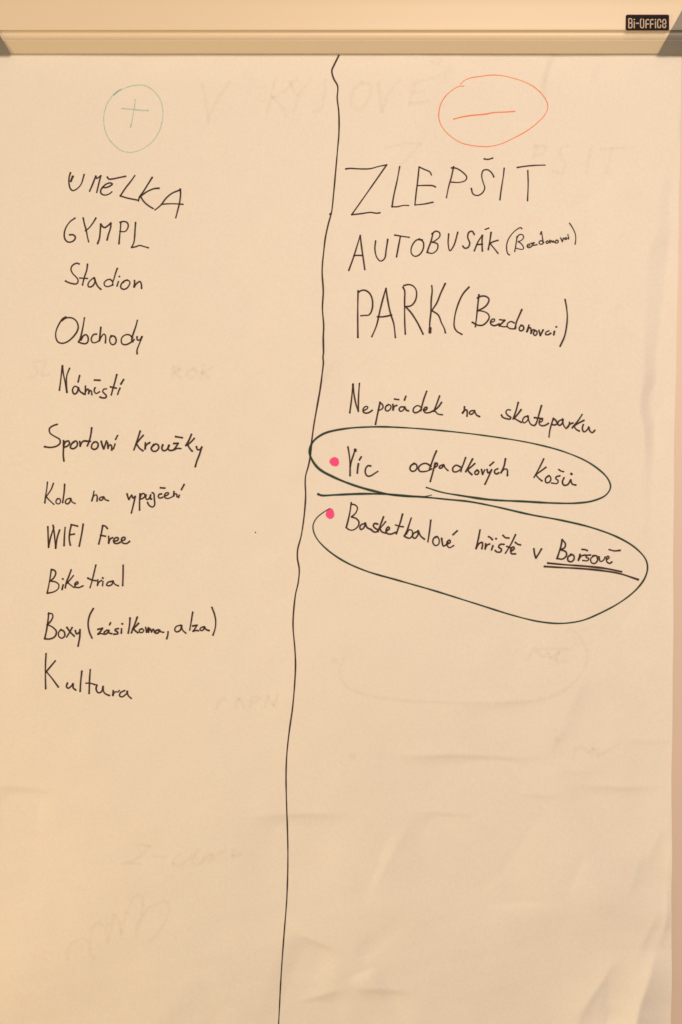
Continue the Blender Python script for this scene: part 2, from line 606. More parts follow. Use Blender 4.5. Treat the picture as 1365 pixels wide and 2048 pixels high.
def Z(x0, y0, x1, strokes):
    """strokes read in a view zoomed to columns x0..x1 (1365 wide), top row y0"""
    s = 1365.0 / (x1 - x0)
    out = []
    for st in strokes:
        if isinstance(st, tuple) and isinstance(st[0], list):
            out.append(([(x0 + p[0] / s, y0 + p[1] / s) for p in st[0]], st[1]))
        else:
            out.append([(x0 + p[0] / s, y0 + p[1] / s) for p in st])
    return out


def TH(strokes, w):
    return [st if isinstance(st, tuple) else (st, w) for st in strokes]


A = (100, 330, 400)
umelka = Z(*A, [
    [(190, 72), (178, 110), (176, 165), (188, 215), (210, 235), (245, 222), (285, 180), (303, 130), (314, 88)], ([(211, 106), (204, 122), (193, 150)], 4.2),
    [(364, 241), (390, 180), (420, 102)], [(420, 102), (428, 124), (440, 118), (466, 98)], [(466, 98), (455, 140), (428, 252)],
    [(478, 207), (520, 205), (558, 186), (570, 174), (553, 164), (520, 172), (485, 200), (464, 236), (470, 262), (500, 275), (540, 265), (566, 245)],
    [(524, 110), (535, 127), (570, 128), (630, 115), (690, 103)],
    [(774, 96), (740, 145), (690, 210), (642, 282)], [(642, 282), (700, 300), (797, 320)],
    [(932, 112), (890, 180), (850, 245), (815, 295), (808, 328)], [(994, 211), (950, 215), (890, 240), (840, 275), (818, 295)], [(826, 285), (850, 325), (890, 365), (942, 397)],
    [(958, 410), (1010, 365), (1060, 300), (1110, 258), (1187, 225)], [(1187, 218), (1190, 260), (1180, 350), (1165, 410), (1147, 482)], [(1020, 357), (1080, 353), (1140, 353), (1212, 358)]])
gympl = Z(*A, [
    [(232, 486), (190, 515), (150, 570), (134, 630), (140, 675), (165, 702), (200, 702), (230, 680), (234, 655), (215, 638), (182, 638)],
    [(306, 484), (318, 540), (335, 600), (345, 655), (357, 703)], [(422, 485), (395, 530), (360, 575), (326, 602)],
    [(438, 719), (455, 670), (462, 600), (466, 540)], [(466, 540), (485, 565), (505, 572), (530, 555), (558, 530)], [(558, 530), (555, 575), (535, 640), (524, 686)],
    [(649, 520), (645, 580), (638, 650), (632, 719)], [(640, 524), (670, 516), (700, 522), (715, 545), (710, 580), (685, 608), (640, 606)],
    [(782, 526), (778, 590), (772, 680), (765, 715), (746, 753)], [(746, 753), (780, 748), (820, 735), (850, 742), (900, 757)]])
B = (100, 510, 340)
stadion = Z(*B, [
    [(338, 105), (310, 96), (275, 110), (248, 140), (245, 175), (265, 215), (300, 250), (324, 285), (320, 318), (300, 332), (260, 328), (215, 315), (180, 297)],
    [(432, 108), (425, 170), (400, 245), (385, 300), (375, 346)], [(343, 264), (385, 268), (432, 270)],
    [(520, 290), (510, 264), (485, 275), (450, 310), (437, 340), (445, 363), (470, 366), (500, 345), (518, 305), (508, 264)], [(508, 262), (525, 310), (550, 360), (585, 394)],
    [(715, 303), (690, 281), (650, 290), (622, 320), (630, 352), (660, 364), (700, 352), (722, 342)], [(772, 156), (755, 200), (735, 270), (722, 310), (718, 348)],
    [(785, 305), (778, 325), (768, 357)], [(794, 247), (798, 250)],
    [(885, 290), (850, 300), (815, 340), (812, 375), (840, 394), (875, 385), (905, 350), (915, 312), (890, 290), (860, 295), (838, 318)],
    [(968, 293), (968, 330), (962, 368)], [(962, 368), (990, 330), (1028, 306), (1044, 330), (1048, 384)]])
obchody = Z(*B, [
    [(186, 706), (150, 725), (105, 790), (72, 870), (70, 940), (95, 990), (145, 1005), (205, 985), (265, 935), (310, 875), (326, 820), (305, 755), (265, 722), (225, 714), (180, 722), (140, 750)],
    [(397, 716), (385, 790), (365, 890), (345, 960), (328, 990)], [(356, 968), (385, 920), (415, 908), (437, 935), (436, 985), (415, 1008), (375, 1008), (330, 992)],
    [(535, 902), (505, 905), (480, 935), (474, 970), (490, 997), (520, 998), (555, 982)],
    [(584, 824), (578, 880), (572, 930), (566, 978)], [(566, 978), (590, 930), (620, 900), (637, 925), (635, 1000)],
    [(700, 918), (685, 955), (690, 1000), (715, 1022), (745, 1010), (758, 970), (745, 935), (720, 922), (698, 932)],
    [(945, 945), (910, 912), (865, 910), (825, 940), (815, 985), (830, 1015), (865, 1022), (910, 1005), (962, 965)], [(1000, 745), (980, 820), (955, 890), (940, 940), (935, 970), (948, 990)],
    [(995, 932), (995, 955), (1005, 972), (1030, 965), (1050, 932)], [(1054, 930), (1035, 980), (1010, 1040), (995, 1085), (996, 1125)]])
Cc = (80, 720, 430)
namesti = Z(*Cc, [
    [(153, 236), (162, 170), (170, 100), (177, 45)], [(177, 45), (185, 110), (200, 180), (212, 253)], [(212, 253), (208, 180), (212, 120), (233, 65)],
    [(300, 216), (275, 205), (258, 225), (258, 250), (270, 266), (290, 255), (302, 222)], [(302, 215), (315, 245), (345, 266)], [(312, 122), (300, 172)],
    [(357, 204), (355, 270)], [(357, 245), (372, 228), (384, 236), (382, 262)], [(384, 248), (398, 238), (405, 250), (407, 272)],
    [(432, 217), (425, 240), (440, 262), (467, 248)], [(427, 157), (470, 159)],
    [(521, 226), (500, 228), (492, 248), (505, 262), (520, 280), (515, 294), (490, 296), (470, 289)],
    [(602, 115), (585, 180), (570, 230), (558, 274)], [(552, 210), (575, 216), (598, 220)],
    [(627, 220), (618, 240), (608, 269)], [(656, 153), (634, 188)]])
krouzky = Z(*Cc, [
    [(136, 502), (105, 512), (75, 535), (80, 570), (120, 598), (155, 620), (158, 648), (130, 672), (80, 682), (36, 676)],
    [(186, 630), (185, 690), (183, 740), (188, 788)], [(186, 665), (200, 640), (225, 632), (232, 650), (215, 672), (190, 680)],
    [(265, 640), (245, 660), (240, 685), (262, 692), (290, 672), (294, 645), (280, 632), (262, 642)],
    [(312, 635), (316, 672)], [(316, 672), (325, 648), (345, 632), (372, 634)],
    [(406, 530), (400, 580), (388, 630), (372, 670)], [(350, 632), (395, 635)],
    [(425, 640), (408, 660), (405, 685), (425, 698), (450, 685), (456, 655), (440, 638), (420, 645)],
    [(480, 635), (490, 670), (500, 693)], [(500, 693), (512, 660), (521, 632)],
    [(530, 645), (533, 690)], [(533, 682), (550, 660), (560, 670), (563, 703)],
    [(588, 655), (582, 675), (576, 692)], [(608, 588), (592, 620)],
    [(784, 555), (770, 600), (750, 660), (735, 702)], [(808, 588), (780, 620), (752, 655)], [(755, 655), (780, 690), (806, 709)],
    [(824, 645), (822, 695)], [(822, 690), (832, 662), (858, 645)],
    [(890, 660), (870, 690), (882, 710), (905, 712), (928, 690), (925, 665), (905, 655), (886, 668)],
    [(960, 662), (953, 690), (965, 708), (990, 700), (1010, 668)], [(1008, 665), (1002, 690), (1012, 705), (1035, 705)],
    [(1046, 652), (1080, 650)], [(1080, 650), (1062, 680), (1045, 702)], [(1045, 702), (1075, 690), (1102, 692)], [(1060, 598), (1113, 607)],
    [(1184, 580), (1165, 625), (1140, 668)], [(1206, 612), (1180, 640), (1150, 664)], [(1155, 662), (1170, 690), (1190, 712)],
    [(1222, 676), (1232, 700), (1250, 698), (1265, 678)], [(1265, 678), (1245, 740), (1225, 790), (1213, 832)]])
D = (70, 940, 400)
kola = Z(*D, [
    [(104, 100), (98, 160), (88, 220), (82, 272)], [(154, 110), (135, 160), (105, 205), (90, 225)], [(92, 220), (120, 250), (158, 285)],
    [(190, 238), (175, 255), (178, 275), (200, 280), (212, 260), (205, 238), (186, 238)], [(247, 118), (243, 180), (230, 270)],
    [(290, 234), (262, 245), (252, 268), (268, 281), (290, 265), (298, 236)], [(297, 235), (310, 265), (334, 277)],
    [(491, 175), (485, 210), (473, 255)], [(473, 255), (490, 215), (510, 205), (518, 225), (516, 257)],
    [(565, 222), (540, 230), (538, 248), (555, 250), (572, 226)], [(572, 222), (585, 245), (611, 254)],
    [(764, 197), (770, 220), (780, 244)], [(780, 244), (790, 225), (802, 207)], [(804, 210), (812, 232), (832, 220)], [(832, 218), (820, 275), (800, 356)],
    [(872, 197), (868, 260), (868, 332)], [(872, 225), (885, 200), (905, 195), (912, 215), (895, 235), (872, 240)],
    [(922, 205), (920, 235), (935, 245), (955, 222), (960, 205)], [(958, 210), (958, 240), (968, 240)],
    [(972, 187), (985, 195), (990, 240), (992, 290), (975, 307), (945, 290), (934, 268)],
    [(1050, 198), (1030, 202), (1023, 220), (1035, 233), (1060, 225)], [(1040, 147), (1077, 150)],
    [(1078, 215), (1100, 206), (1108, 192), (1090, 188), (1075, 205), (1075, 225), (1095, 236), (1125, 228), (1148, 216)],
    [(1152, 178), (1150, 214)], [(1150, 214), (1160, 198), (1172, 198), (1178, 222)], [(1196, 208), (1190, 228)], [(1236, 120), (1213, 163)]])
wifi = Z(*D, [
    [(107, 470), (110, 560), (113, 640)], [(113, 640), (130, 560), (158, 472)], [(150, 457), (160, 520), (172, 647)], [(172, 647), (185, 560), (205, 497)],
    [(251, 475), (245, 550), (242, 626)], [(303, 452), (290, 510), (285, 570), (294, 622)], [(300, 452), (330, 458), (355, 465)], [(290, 536), (328, 530)], [(401, 448), (390, 520), (368, 630)],
    [(563, 460), (552, 520), (530, 612)], [(563, 460), (585, 465), (602, 485)], [(545, 540), (586, 548)],
    [(612, 548), (612, 607)], [(612, 600), (625, 570), (645, 560)],
    [(660, 590), (688, 580), (690, 562), (670, 560), (652, 585), (660, 605), (685, 608), (707, 598)],
    [(722, 582), (745, 578), (745, 558), (725, 560), (717, 580), (728, 603), (760, 608), (785, 590)]])
E = (70, 1110, 450)
bike = Z(*E, [
    [(118, 105), (110, 160), (100, 215), (88, 275)], [(118, 105), (140, 110), (150, 130), (135, 165), (110, 187)], [(110, 187), (150, 195), (172, 215), (165, 245), (135, 265), (90, 275)],
    [(203, 215), (195, 248)], [(199, 171), (202, 174)], [(261, 106), (245, 150), (225, 200), (218, 236)], [(277, 148), (255, 175), (228, 205)], [(235, 197), (255, 215), (283, 235)],
    [(290, 214), (310, 204), (306, 192), (288, 205), (290, 228), (312, 235), (346, 222)],
    [(439, 72), (425, 130), (410, 190), (396, 236)], [(380, 166), (410, 180), (440, 185)], [(452, 178), (450, 220)], [(450, 215), (460, 195), (480, 183)],
    [(490, 190), (486, 222)], [(487, 164), (490, 167)], [(555, 190), (528, 195), (515, 215), (530, 222), (555, 210), (562, 187)], [(560, 185), (575, 210), (600, 222)], [(635, 73), (634, 140), (631, 220)]])
boxy = Z(*E, [
    [(100, 415), (95, 470), (85, 540), (72, 600)], [(95, 425), (120, 420), (130, 440), (115, 475), (90, 502)], [(92, 500), (130, 520), (155, 550), (145, 585), (110, 603), (72, 602)],
    [(188, 535), (170, 560), (175, 588), (195, 598), (215, 580), (210, 550), (188, 537)], [(230, 520), (255, 555), (283, 583)], [(268, 521), (250, 555), (228, 590)],
    [(290, 543), (300, 568), (322, 553)], [(324, 536), (322, 590), (310, 655)], [(420, 385), (395, 430), (382, 490), (390, 550), (410, 598)],
    [(452, 535), (485, 527)], [(485, 527), (470, 550), (452, 570)], [(452, 570), (475, 565), (492, 570)],
    [(518, 540), (498, 555), (500, 570), (520, 562), (530, 542)], [(528, 545), (535, 562), (552, 566)], [(543, 487), (536, 502)],
    [(600, 530), (580, 533), (575, 543), (592, 553), (595, 566), (566, 570)], [(622, 530), (620, 562)], [(626, 494), (629, 497)],
    [(683, 453), (680, 500), (670, 562)], [(735, 447), (720, 490), (700, 540), (693, 560)], [(744, 492), (720, 517), (702, 532)], [(706, 528), (720, 545), (740, 560)],
    [(768, 530), (750, 540), (752, 555), (770, 558), (782, 542), (766, 530)], [(795, 520), (802, 556)], [(802, 556), (815, 522)],
    [(818, 525), (816, 556)], [(816, 552), (828, 530), (838, 555)], [(838, 555), (850, 532), (860, 558)],
    [(888, 538), (868, 545), (868, 562), (885, 560), (896, 540)], [(893, 540), (905, 552), (926, 556)], [(957, 551), (955, 575), (947, 602)],
    [(1048, 504), (1015, 515), (1005, 540), (1020, 553), (1045, 540), (1055, 507)], [(1052, 505), (1062, 540), (1085, 562)], [(1134, 411), (1125, 470), (1113, 540)],
    [(1135, 510), (1165, 505)], [(1165, 505), (1150, 530), (1137, 548)], [(1137, 548), (1160, 542), (1175, 545)],
    [(1214, 515), (1190, 525), (1188, 540), (1205, 542), (1220, 520)], [(1218, 515), (1230, 535), (1252, 543)], [(1272, 376), (1292, 430), (1300, 480), (1295, 530), (1280, 576)]])
kultura = Z(*E, [
    [(82, 708), (78, 790), (78, 880), (80, 960)], [(148, 760), (115, 800), (80, 842)], [(85, 838), (120, 880), (170, 948)],
    [(235, 920), (228, 945), (240, 957), (262, 942), (275, 925)], [(275, 925), (277, 955), (295, 970)], [(338, 835), (330, 910), (326, 980)],
    [(398, 823), (393, 900), (390, 995)], [(367, 921), (400, 922), (432, 932)], [(445, 935), (440, 965), (455, 990), (478, 983), (490, 945)], [(490, 945), (495, 985), (510, 1000), (535, 1010)],
    [(562, 975), (560, 1010)], [(560, 1008), (575, 985), (600, 984), (606, 974)], [(645, 975), (615, 990), (608, 1012), (625, 1020), (655, 1000), (666, 980)], [(662, 980), (670, 1010), (693, 1032)]])
Fb = (660, 300, 1120)
zlepsit = Z(*Fb, [
    [(95, 111), (120, 108), (180, 111), (240, 110), (290, 97), (338, 88)], [(338, 88), (270, 185), (200, 285), (130, 385)], [(130, 385), (190, 378), (240, 371), (280, 376), (298, 373)],
    [(415, 99), (400, 180), (380, 270), (369, 338)], [(369, 338), (400, 338), (440, 330), (468, 331)],
    [(530, 101), (522, 180), (512, 260), (505, 328)], [(530, 101), (560, 115), (595, 132), (603, 149)], [(520, 212), (570, 211), (612, 213), (627, 220)], [(505, 328), (560, 322), (612, 311)],
    [(735, 99), (722, 160), (705, 220), (692, 284)], [(722, 106), (750, 108), (790, 132), (813, 160), (805, 180), (770, 192), (722, 191)],
    [(974, 159), (965, 140), (940, 117), (912, 120), (902, 150), (910, 190), (920, 225), (905, 255), (875, 270), (850, 260), (840, 228)], [(917, 51), (940, 54), (968, 46)],
    [(1036, 106), (1030, 160), (1020, 220), (1010, 295)], [(1114, 102), (1160, 95), (1220, 90), (1278, 89)], [(1176, 121), (1178, 200), (1174, 300)]])
autobusak = Z(*Fb, [
    [(113, 715), (140, 640), (165, 560), (181, 507)], [(181, 507), (188, 570), (198, 640), (208, 711)], [(143, 628), (165, 626), (190, 627)],
    [(272, 540), (268, 590), (280, 640), (302, 660), (325, 645), (335, 590), (344, 532)], [(385, 506), (430, 514), (472, 520)], [(418, 518), (408, 570), (396, 635)],
    [(548, 535), (515, 536), (486, 575), (484, 615), (505, 633), (535, 620), (556, 580), (552, 545), (530, 530)],
    [(612, 495), (600, 545), (585, 585), (577, 610)], [(605, 500), (628, 484), (650, 492), (652, 515), (628, 538), (608, 550)], [(608, 548), (638, 560), (638, 590), (610, 615), (577, 610)],
    [(705, 500), (702, 560), (712, 600), (735, 570), (759, 490)], [(857, 503), (845, 484), (825, 490), (818, 520), (830, 555), (820, 580), (800, 584), (789, 572)],
    [(857, 600), (880, 545), (905, 507)], [(905, 507), (903, 550), (905, 601)], [(872, 563), (905, 560)], [(922, 472), (944, 464)],
    [(957, 490), (950, 540), (940, 592)], [(998, 537), (970, 545), (950, 556)], [(950, 555), (975, 585), (998, 614)]]) + TH(Z(980, 430, 1180, [
    [(438, 190), (422, 173), (390, 185), (320, 240), (250, 340), (228, 440), (245, 530), (268, 546)],
    [(372, 295), (360, 380), (340, 500)], [(368, 315), (400, 272), (440, 268), (462, 300), (440, 340), (387, 365)], [(387, 365), (420, 385), (455, 430), (460, 462), (420, 470), (365, 455)],
    [(515, 428), (542, 418), (545, 398), (520, 402), (508, 430), (530, 448), (570, 430)],
    [(562, 390), (605, 380)], [(605, 380), (590, 400), (578, 415)], [(578, 415), (605, 415), (645, 405)],
    [(725, 362), (692, 352), (672, 375), (685, 398), (715, 398), (735, 375)], [(690, 268), (703, 224), (712, 270), (722, 340), (728, 380)],
    [(785, 355), (765, 375), (785, 390), (805, 368), (782, 354)], [(818, 345), (822, 382)], [(822, 372), (836, 350), (850, 374)], [(850, 374), (862, 354), (876, 376)],
    [(910, 345), (888, 368), (905, 386), (935, 368), (922, 345), (904, 352)], [(965, 315), (988, 365)], [(988, 365), (1005, 318)],
    [(1042, 310), (1022, 320), (1030, 338), (1055, 325)], [(1072, 298), (1075, 330)], [(1064, 273), (1067, 276)], [(1088, 115), (1130, 180), (1165, 260), (1172, 330), (1163, 400)]]), 2.35)
park = Z(680, 560, 930, [
    [(200, 118), (197, 250), (196, 400), (198, 625)], [(205, 135), (235, 115), (275, 113), (320, 140), (352, 200), (358, 290), (340, 355), (315, 382), (275, 386), (230, 390)],
    [(350, 618), (400, 500), (440, 330), (470, 210), (505, 90)], [(505, 90), (520, 200), (550, 350), (590, 480), (608, 627)], [(410, 400), (460, 402), (520, 393), (566, 382)],
    [(690, 80), (708, 120), (708, 220), (708, 320), (710, 470), (716, 590)], [(700, 62), (750, 52), (795, 65), (830, 105), (838, 170), (820, 235), (780, 280), (730, 292)], [(715, 288), (780, 360), (850, 470), (910, 592)],
    [(1003, 64), (1008, 120), (998, 220), (995, 350), (982, 480), (985, 576)], ([(987, 528), (984, 572)], 4.6), [(1150, 42), (1100, 150), (1060, 250), (1005, 335)], [(1005, 335), (1075, 385), (1110, 470), (1140, 530), (1153, 578)]]) + Z(690, 550, 1150, [
    [(736, 74), (700, 115), (670, 180), (652, 250), (650, 310), (665, 335), (695, 353)]]) + Z(930, 570, 1150, [
    [(173, 125), (160, 250), (145, 400), (130, 520)], [(155, 165), (200, 143), (260, 145), (298, 178), (285, 230), (240, 280), (160, 320)], [(160, 320), (230, 330), (285, 360), (302, 400), (280, 450), (220, 500), (160, 500), (92, 465)],
    [(325, 462), (360, 455), (368, 428), (345, 425), (318, 455), (325, 490), (365, 507), (425, 485)],
    [(430, 432), (495, 440)], [(495, 440), (455, 480), (425, 508)], [(425, 508), (480, 520), (528, 518)],
    [(612, 472), (570, 455), (530, 480), (525, 515), (555, 540), (610, 545), (632, 530)], [(706, 308), (670, 390), (640, 460), (622, 545)],
    [(705, 500), (675, 530), (680, 565), (705, 570), (730, 545), (720, 510), (695, 502)],
    [(795, 500), (782, 540), (768, 582)], [(772, 575), (800, 530), (817, 540), (820, 602)], [(820, 602), (838, 562), (856, 558)],
    [(872, 565), (850, 600), (865, 628), (890, 615), (893, 580), (870, 565)], [(918, 565), (935, 630)], [(935, 630), (970, 560)],
    [(1042, 570), (1005, 590), (1000, 615), (1030, 620), (1065, 600)], [(1110, 578), (1102, 620)], [(1131, 521), (1136, 523)], [(1242, 182), (1260, 280), (1270, 400), (1260, 520), (1235, 640), (1180, 762)]])
neporadek = Z(690, 755, 970, [
    [(49, 343), (65, 220), (80, 62)], [(80, 62), (90, 160), (110, 260), (132, 328)], [(132, 328), (135, 180), (143, 55)],
    [(185, 320), (218, 303), (225, 285), (205, 280), (180, 305), (182, 335), (215, 346), (250, 332), (268, 318)],
    [(345, 238), (330, 310), (315, 380), (300, 455)], [(345, 245), (370, 265), (372, 295), (345, 315), (325, 315)],
    [(428, 262), (400, 285), (398, 315), (418, 325), (445, 305), (450, 275), (430, 262), (408, 272)],
    [(470, 260), (472, 315)], [(472, 310), (485, 280), (508, 270)], [(485, 208), (528, 214)],
    [(580, 287), (548, 285), (530, 310), (545, 328), (570, 318), (585, 290)], [(585, 285), (600, 315), (622, 324)], [(597, 180), (583, 218)],
    [(748, 290), (712, 272), (675, 295), (668, 325), (685, 342), (720, 332), (748, 308)], [(800, 133), (775, 200), (755, 270), (742, 322)],
    [(770, 320), (798, 310), (802, 290), (785, 290), (770, 315), (785, 340), (820, 342), (862, 325)],
    [(925, 180), (900, 250), (870, 328)], [(945, 242), (910, 290), (865, 325)], [(880, 325), (910, 355), (953, 362)],
    [(1168, 285), (1165, 320), (1148, 347)], [(1150, 345), (1170, 320), (1190, 315), (1195, 345), (1192, 377)],
    [(1265, 322), (1232, 325), (1215, 345), (1230, 360), (1255, 345), (1268, 326)], [(1265, 325), (1285, 365), (1315, 381)]]) + Z(990, 780, 1210, [
    [(193, 250), (160, 245), (138, 270), (155, 310), (198, 342), (190, 360), (140, 355), (95, 335), (82, 310)],
    [(290, 155), (265, 250), (228, 360)], [(325, 245), (285, 300), (240, 350)], [(240, 350), (280, 375), (328, 402)],
    [(412, 325), (370, 335), (345, 375), (355, 408), (390, 395), (416, 350), (405, 322)], [(405, 322), (425, 390), (445, 425), (472, 440)],
    [(577, 195), (550, 290), (510, 420), (490, 442)], [(490, 344), (540, 350), (590, 358)],
    [(552, 402), (585, 388), (590, 367), (565, 365), (548, 400), (560, 435), (600, 445), (640, 430), (663, 415)],
    [(725, 352), (700, 430), (680, 510), (672, 585)], [(725, 355), (760, 385), (770, 420), (740, 435), (712, 430)],
    [(840, 367), (795, 385), (780, 420), (800, 440), (835, 415), (845, 367)], [(838, 360), (850, 430), (870, 465), (888, 480)],
    [(925, 400), (920, 440), (900, 465)], [(900, 465), (930, 425), (968, 410)],
    [(1083, 303), (1040, 370), (960, 470)], [(1105, 378), (1040, 410), (975, 450)], [(980, 445), (1010, 490), (1048, 510)],
    [(1097, 430), (1085, 480), (1105, 520), (1140, 500), (1165, 460)], [(1165, 460), (1180, 510), (1210, 530), (1240, 500)]])
kosu = Z(640, 880, 860, [
    [(350, 85), (365, 180), (376, 300), (376, 443)], [(440, 118), (420, 180), (390, 270), (378, 330)], ([(440, 120), (442, 133)], 4.4),
    [(480, 295), (470, 360), (466, 410)], [(515, 208), (492, 247)], [(632, 322), (600, 318), (572, 350), (565, 405), (590, 445), (630, 445), (680, 415), (722, 388)],
    [(1175, 290), (1135, 315), (1120, 355), (1140, 385), (1175, 385), (1207, 350), (1200, 305), (1168, 290)]]) + Z(800, 890, 1180, [
    [(225, 152), (190, 132), (155, 140), (135, 165), (145, 188), (180, 190), (215, 180), (232, 170)], [(265, 42), (248, 80), (230, 130), (215, 172)],
    [(255, 130), (240, 190), (220, 262)], [(254, 140), (268, 128), (272, 145), (250, 162)],
    [(314, 142), (290, 150), (285, 165), (300, 165), (318, 145)], [(316, 140), (328, 165), (348, 184)],
    [(438, 158), (405, 145), (382, 165), (385, 190), (410, 192), (442, 172)], [(474, 90), (460, 130), (445, 170), (440, 192)],
    [(524, 100), (500, 145), (475, 192)], [(540, 133), (510, 160), (485, 178)], [(488, 175), (500, 195), (519, 212)],
    [(558, 180), (540, 195), (545, 210), (560, 210), (569, 190), (555, 180)], [(588, 175), (596, 210)], [(596, 210), (612, 178)],
    [(628, 175), (634, 200), (650, 192)], [(660, 178), (640, 225), (613, 282)], [(675, 123), (648, 147)],
    [(706, 170), (685, 180), (682, 198), (695, 208), (712, 200)], [(760, 99), (750, 150), (728, 200)], [(730, 195), (755, 172), (772, 178), (774, 220)],
    [(1034, 100), (1005, 160), (965, 233)], [(1050, 160), (1010, 190), (975, 215)], [(978, 215), (1000, 240), (1022, 258)],
    [(1072, 220), (1048, 240), (1050, 268), (1070, 270), (1086, 245), (1075, 222), (1058, 227)],
    [(1150, 222), (1126, 228), (1120, 240), (1138, 258), (1130, 276), (1090, 273)], [(1142, 176), (1160, 188), (1177, 192)],
    [(1180, 235), (1168, 265), (1178, 288), (1205, 285), (1228, 250)], [(1228, 250), (1238, 280), (1265, 288)], ([(1231, 206), (1235, 210)], 4.4)])
basket = Z(630, 980, 930, [
    [(332, 115), (320, 200), (305, 270), (290, 328)], [(332, 130), (365, 135), (388, 160), (375, 205), (335, 245)], [(335, 245), (380, 262), (403, 295), (390, 335), (345, 365), (310, 360), (285, 340)],
    [(456, 305), (425, 315), (410, 340), (420, 360), (445, 345), (462, 302)], [(460, 300), (475, 340), (512, 360)],
    [(572, 310), (545, 305), (533, 325), (552, 350), (575, 362), (560, 382), (535, 380), (515, 362)],
    [(626, 245), (605, 300), (575, 380)], [(645, 288), (620, 320), (590, 352)], [(592, 350), (610, 380), (645, 392)],
    [(650, 374), (680, 352), (670, 335), (650, 360), (655, 392), (690, 402), (735, 385)], [(799, 220), (780, 290), (742, 398)], [(735, 318), (770, 330), (805, 335)],
    [(878, 255), (860, 310), (840, 370), (815, 418)], [(832, 402), (860, 362), (885, 370), (888, 410), (865, 438), (835, 432), (815, 418)],
    [(935, 378), (900, 395), (890, 425), (910, 440), (935, 415), (945, 377)], [(940, 370), (965, 420), (998, 448)], [(1056, 275), (1045, 370), (1029, 472)],
    [(1115, 425), (1082, 440), (1075, 480), (1095, 505), (1125, 495), (1132, 455), (1112, 422), (1090, 432)],
    [(1155, 440), (1158, 470), (1170, 510), (1190, 502), (1212, 478)], [(1207, 492), (1232, 477), (1228, 455), (1205, 470), (1205, 505), (1225, 525), (1265, 505)], [(1296, 372), (1258, 407)]]) + Z(930, 1040, 1300, [
    [(113, 73), (100, 140), (83, 212)], [(85, 205), (105, 175), (128, 165), (132, 180), (126, 212)],
    [(155, 175), (150, 215)], [(152, 205), (165, 185), (184, 177)], [(175, 122), (190, 130), (204, 145)],
    [(208, 190), (198, 220)], [(230, 137), (233, 139)], [(290, 180), (262, 180), (250, 200), (270, 215), (265, 235), (235, 235), (225, 225)], [(282, 113), (300, 130), (326, 133)],
    [(375, 108), (340, 180), (300, 245)], [(310, 195), (345, 207)], [(345, 228), (365, 212), (360, 198), (340, 215), (345, 248), (374, 250)], [(373, 165), (390, 178), (412, 184)],
    [(510, 212), (515, 250), (525, 280)], [(525, 280), (545, 250), (566, 213)],
    [(718, 145), (710, 190), (695, 240), (680, 285)], [(718, 145), (742, 175), (735, 205), (705, 217)], [(705, 218), (745, 235), (750, 262), (720, 288), (680, 283)],
    [(790, 255), (762, 272), (762, 300), (785, 308), (805, 290), (803, 262), (780, 252)],
    [(850, 253), (838, 298)], [(840, 290), (860, 265), (892, 258)], [(865, 217), (885, 218), (905, 226)],
    [(928, 258), (900, 262), (895, 275), (916, 285), (905, 300), (870, 298)], [(955, 263), (930, 285), (935, 315), (960, 320), (980, 295), (972, 265), (945, 264)],
    [(990, 270), (1000, 305), (1020, 300), (1037, 272)], [(1046, 292), (1066, 278), (1056, 265), (1045, 285), (1050, 310), (1070, 320), (1085, 310)], [(1065, 218), (1105, 228), (1146, 224)]])
under = Z(930, 1040, 1300, [
    [(612, 318), (740, 330), (900, 342), (1040, 358), (1158, 382)], [(588, 343), (700, 350), (850, 358), (1000, 372), (1140, 395), (1280, 440)]])

TXT = [(umelka, "UMĚLKA", 3.3), (gympl, "GYMPL", 3.4), (stadion, "Stadion", 3.4), (obchody, "Obchody", 3.5), (namesti, "Náměstí", 3.6), (krouzky, "Sportovní kroužky", 3.7),
       (kola, "Kola na vypujčení", 3.3), (wifi, "WIFI Free", 3.5), (bike, "Bike trial", 3.4), (boxy, "Boxy (zásilkovna, alza)", 3.6), (kultura, "Kultura", 3.5),
       (zlepsit, "ZLEPŠIT", 3.1), (autobusak, "AUTOBUSÁK (Bezdomovci)", 3.3), (park, "PARK (Bezdomovci)", 3.5), (neporadek, "Nepořádek na skateparku", 3.5),
       (kosu[:6], "Víc", 3.6), (kosu[6:27], "odpadkových", 3.6), (kosu[27:], "košů", 3.6), (basket, "Basketbalové hřiště v Bořsově", 3.6)]
for st, words, w in TXT:
    marks("handwriting", st, I_brown, w * 0.86, 'text', "dark brown handwriting reading " + words)
marks("underline", under, I_brown, 3.6, 'text', "double dark brown underline below Bořsově")

div = [(678, 111), (669.7, 127.7), (664.2, 141), (667.7, 156.4), (675.7, 171.8), (674.9, 195.4), (678, 223), (678.4, 264), (675.9, 295), (671.8, 342), (667.7, 387), (663.6, 424),
       (657, 448.7), (651.3, 475.4), (648.0, 503), (645.4, 529), (644.8, 547), (647, 582), (645.4, 617), (647.8, 652), (647, 676), (647.4, 705), (646.4, 715), (647.2, 724.6), (644.5, 750), (641, 777),
       (634.7, 812.5), (627.9, 851.6), (623.4, 886.7), (621.5, 908.7), (617.4, 931), (611.7, 951.8), (610.8, 966), (611.7, 990.7), (609.2, 1027.6), (603, 1070.7), (595.9, 1099), (595.3, 1115.8), (599, 1139),
       (596.9, 1165), (591.8, 1187.5), (587.7, 1224), (586.7, 1253), (590.5, 1300), (591.6, 1327.8), (590.3, 1361), (585.7, 1415), (579.2, 1461), (574, 1509.6), (572.5, 1550), (573.2, 1597),
       (574.7, 1645), (576, 1700), (575.5, 1754.7), (573.6, 1804), (569.8, 1853), (566, 1902.5), (562.2, 1957.5), (557.5, 2048), (554.5, 2100)]
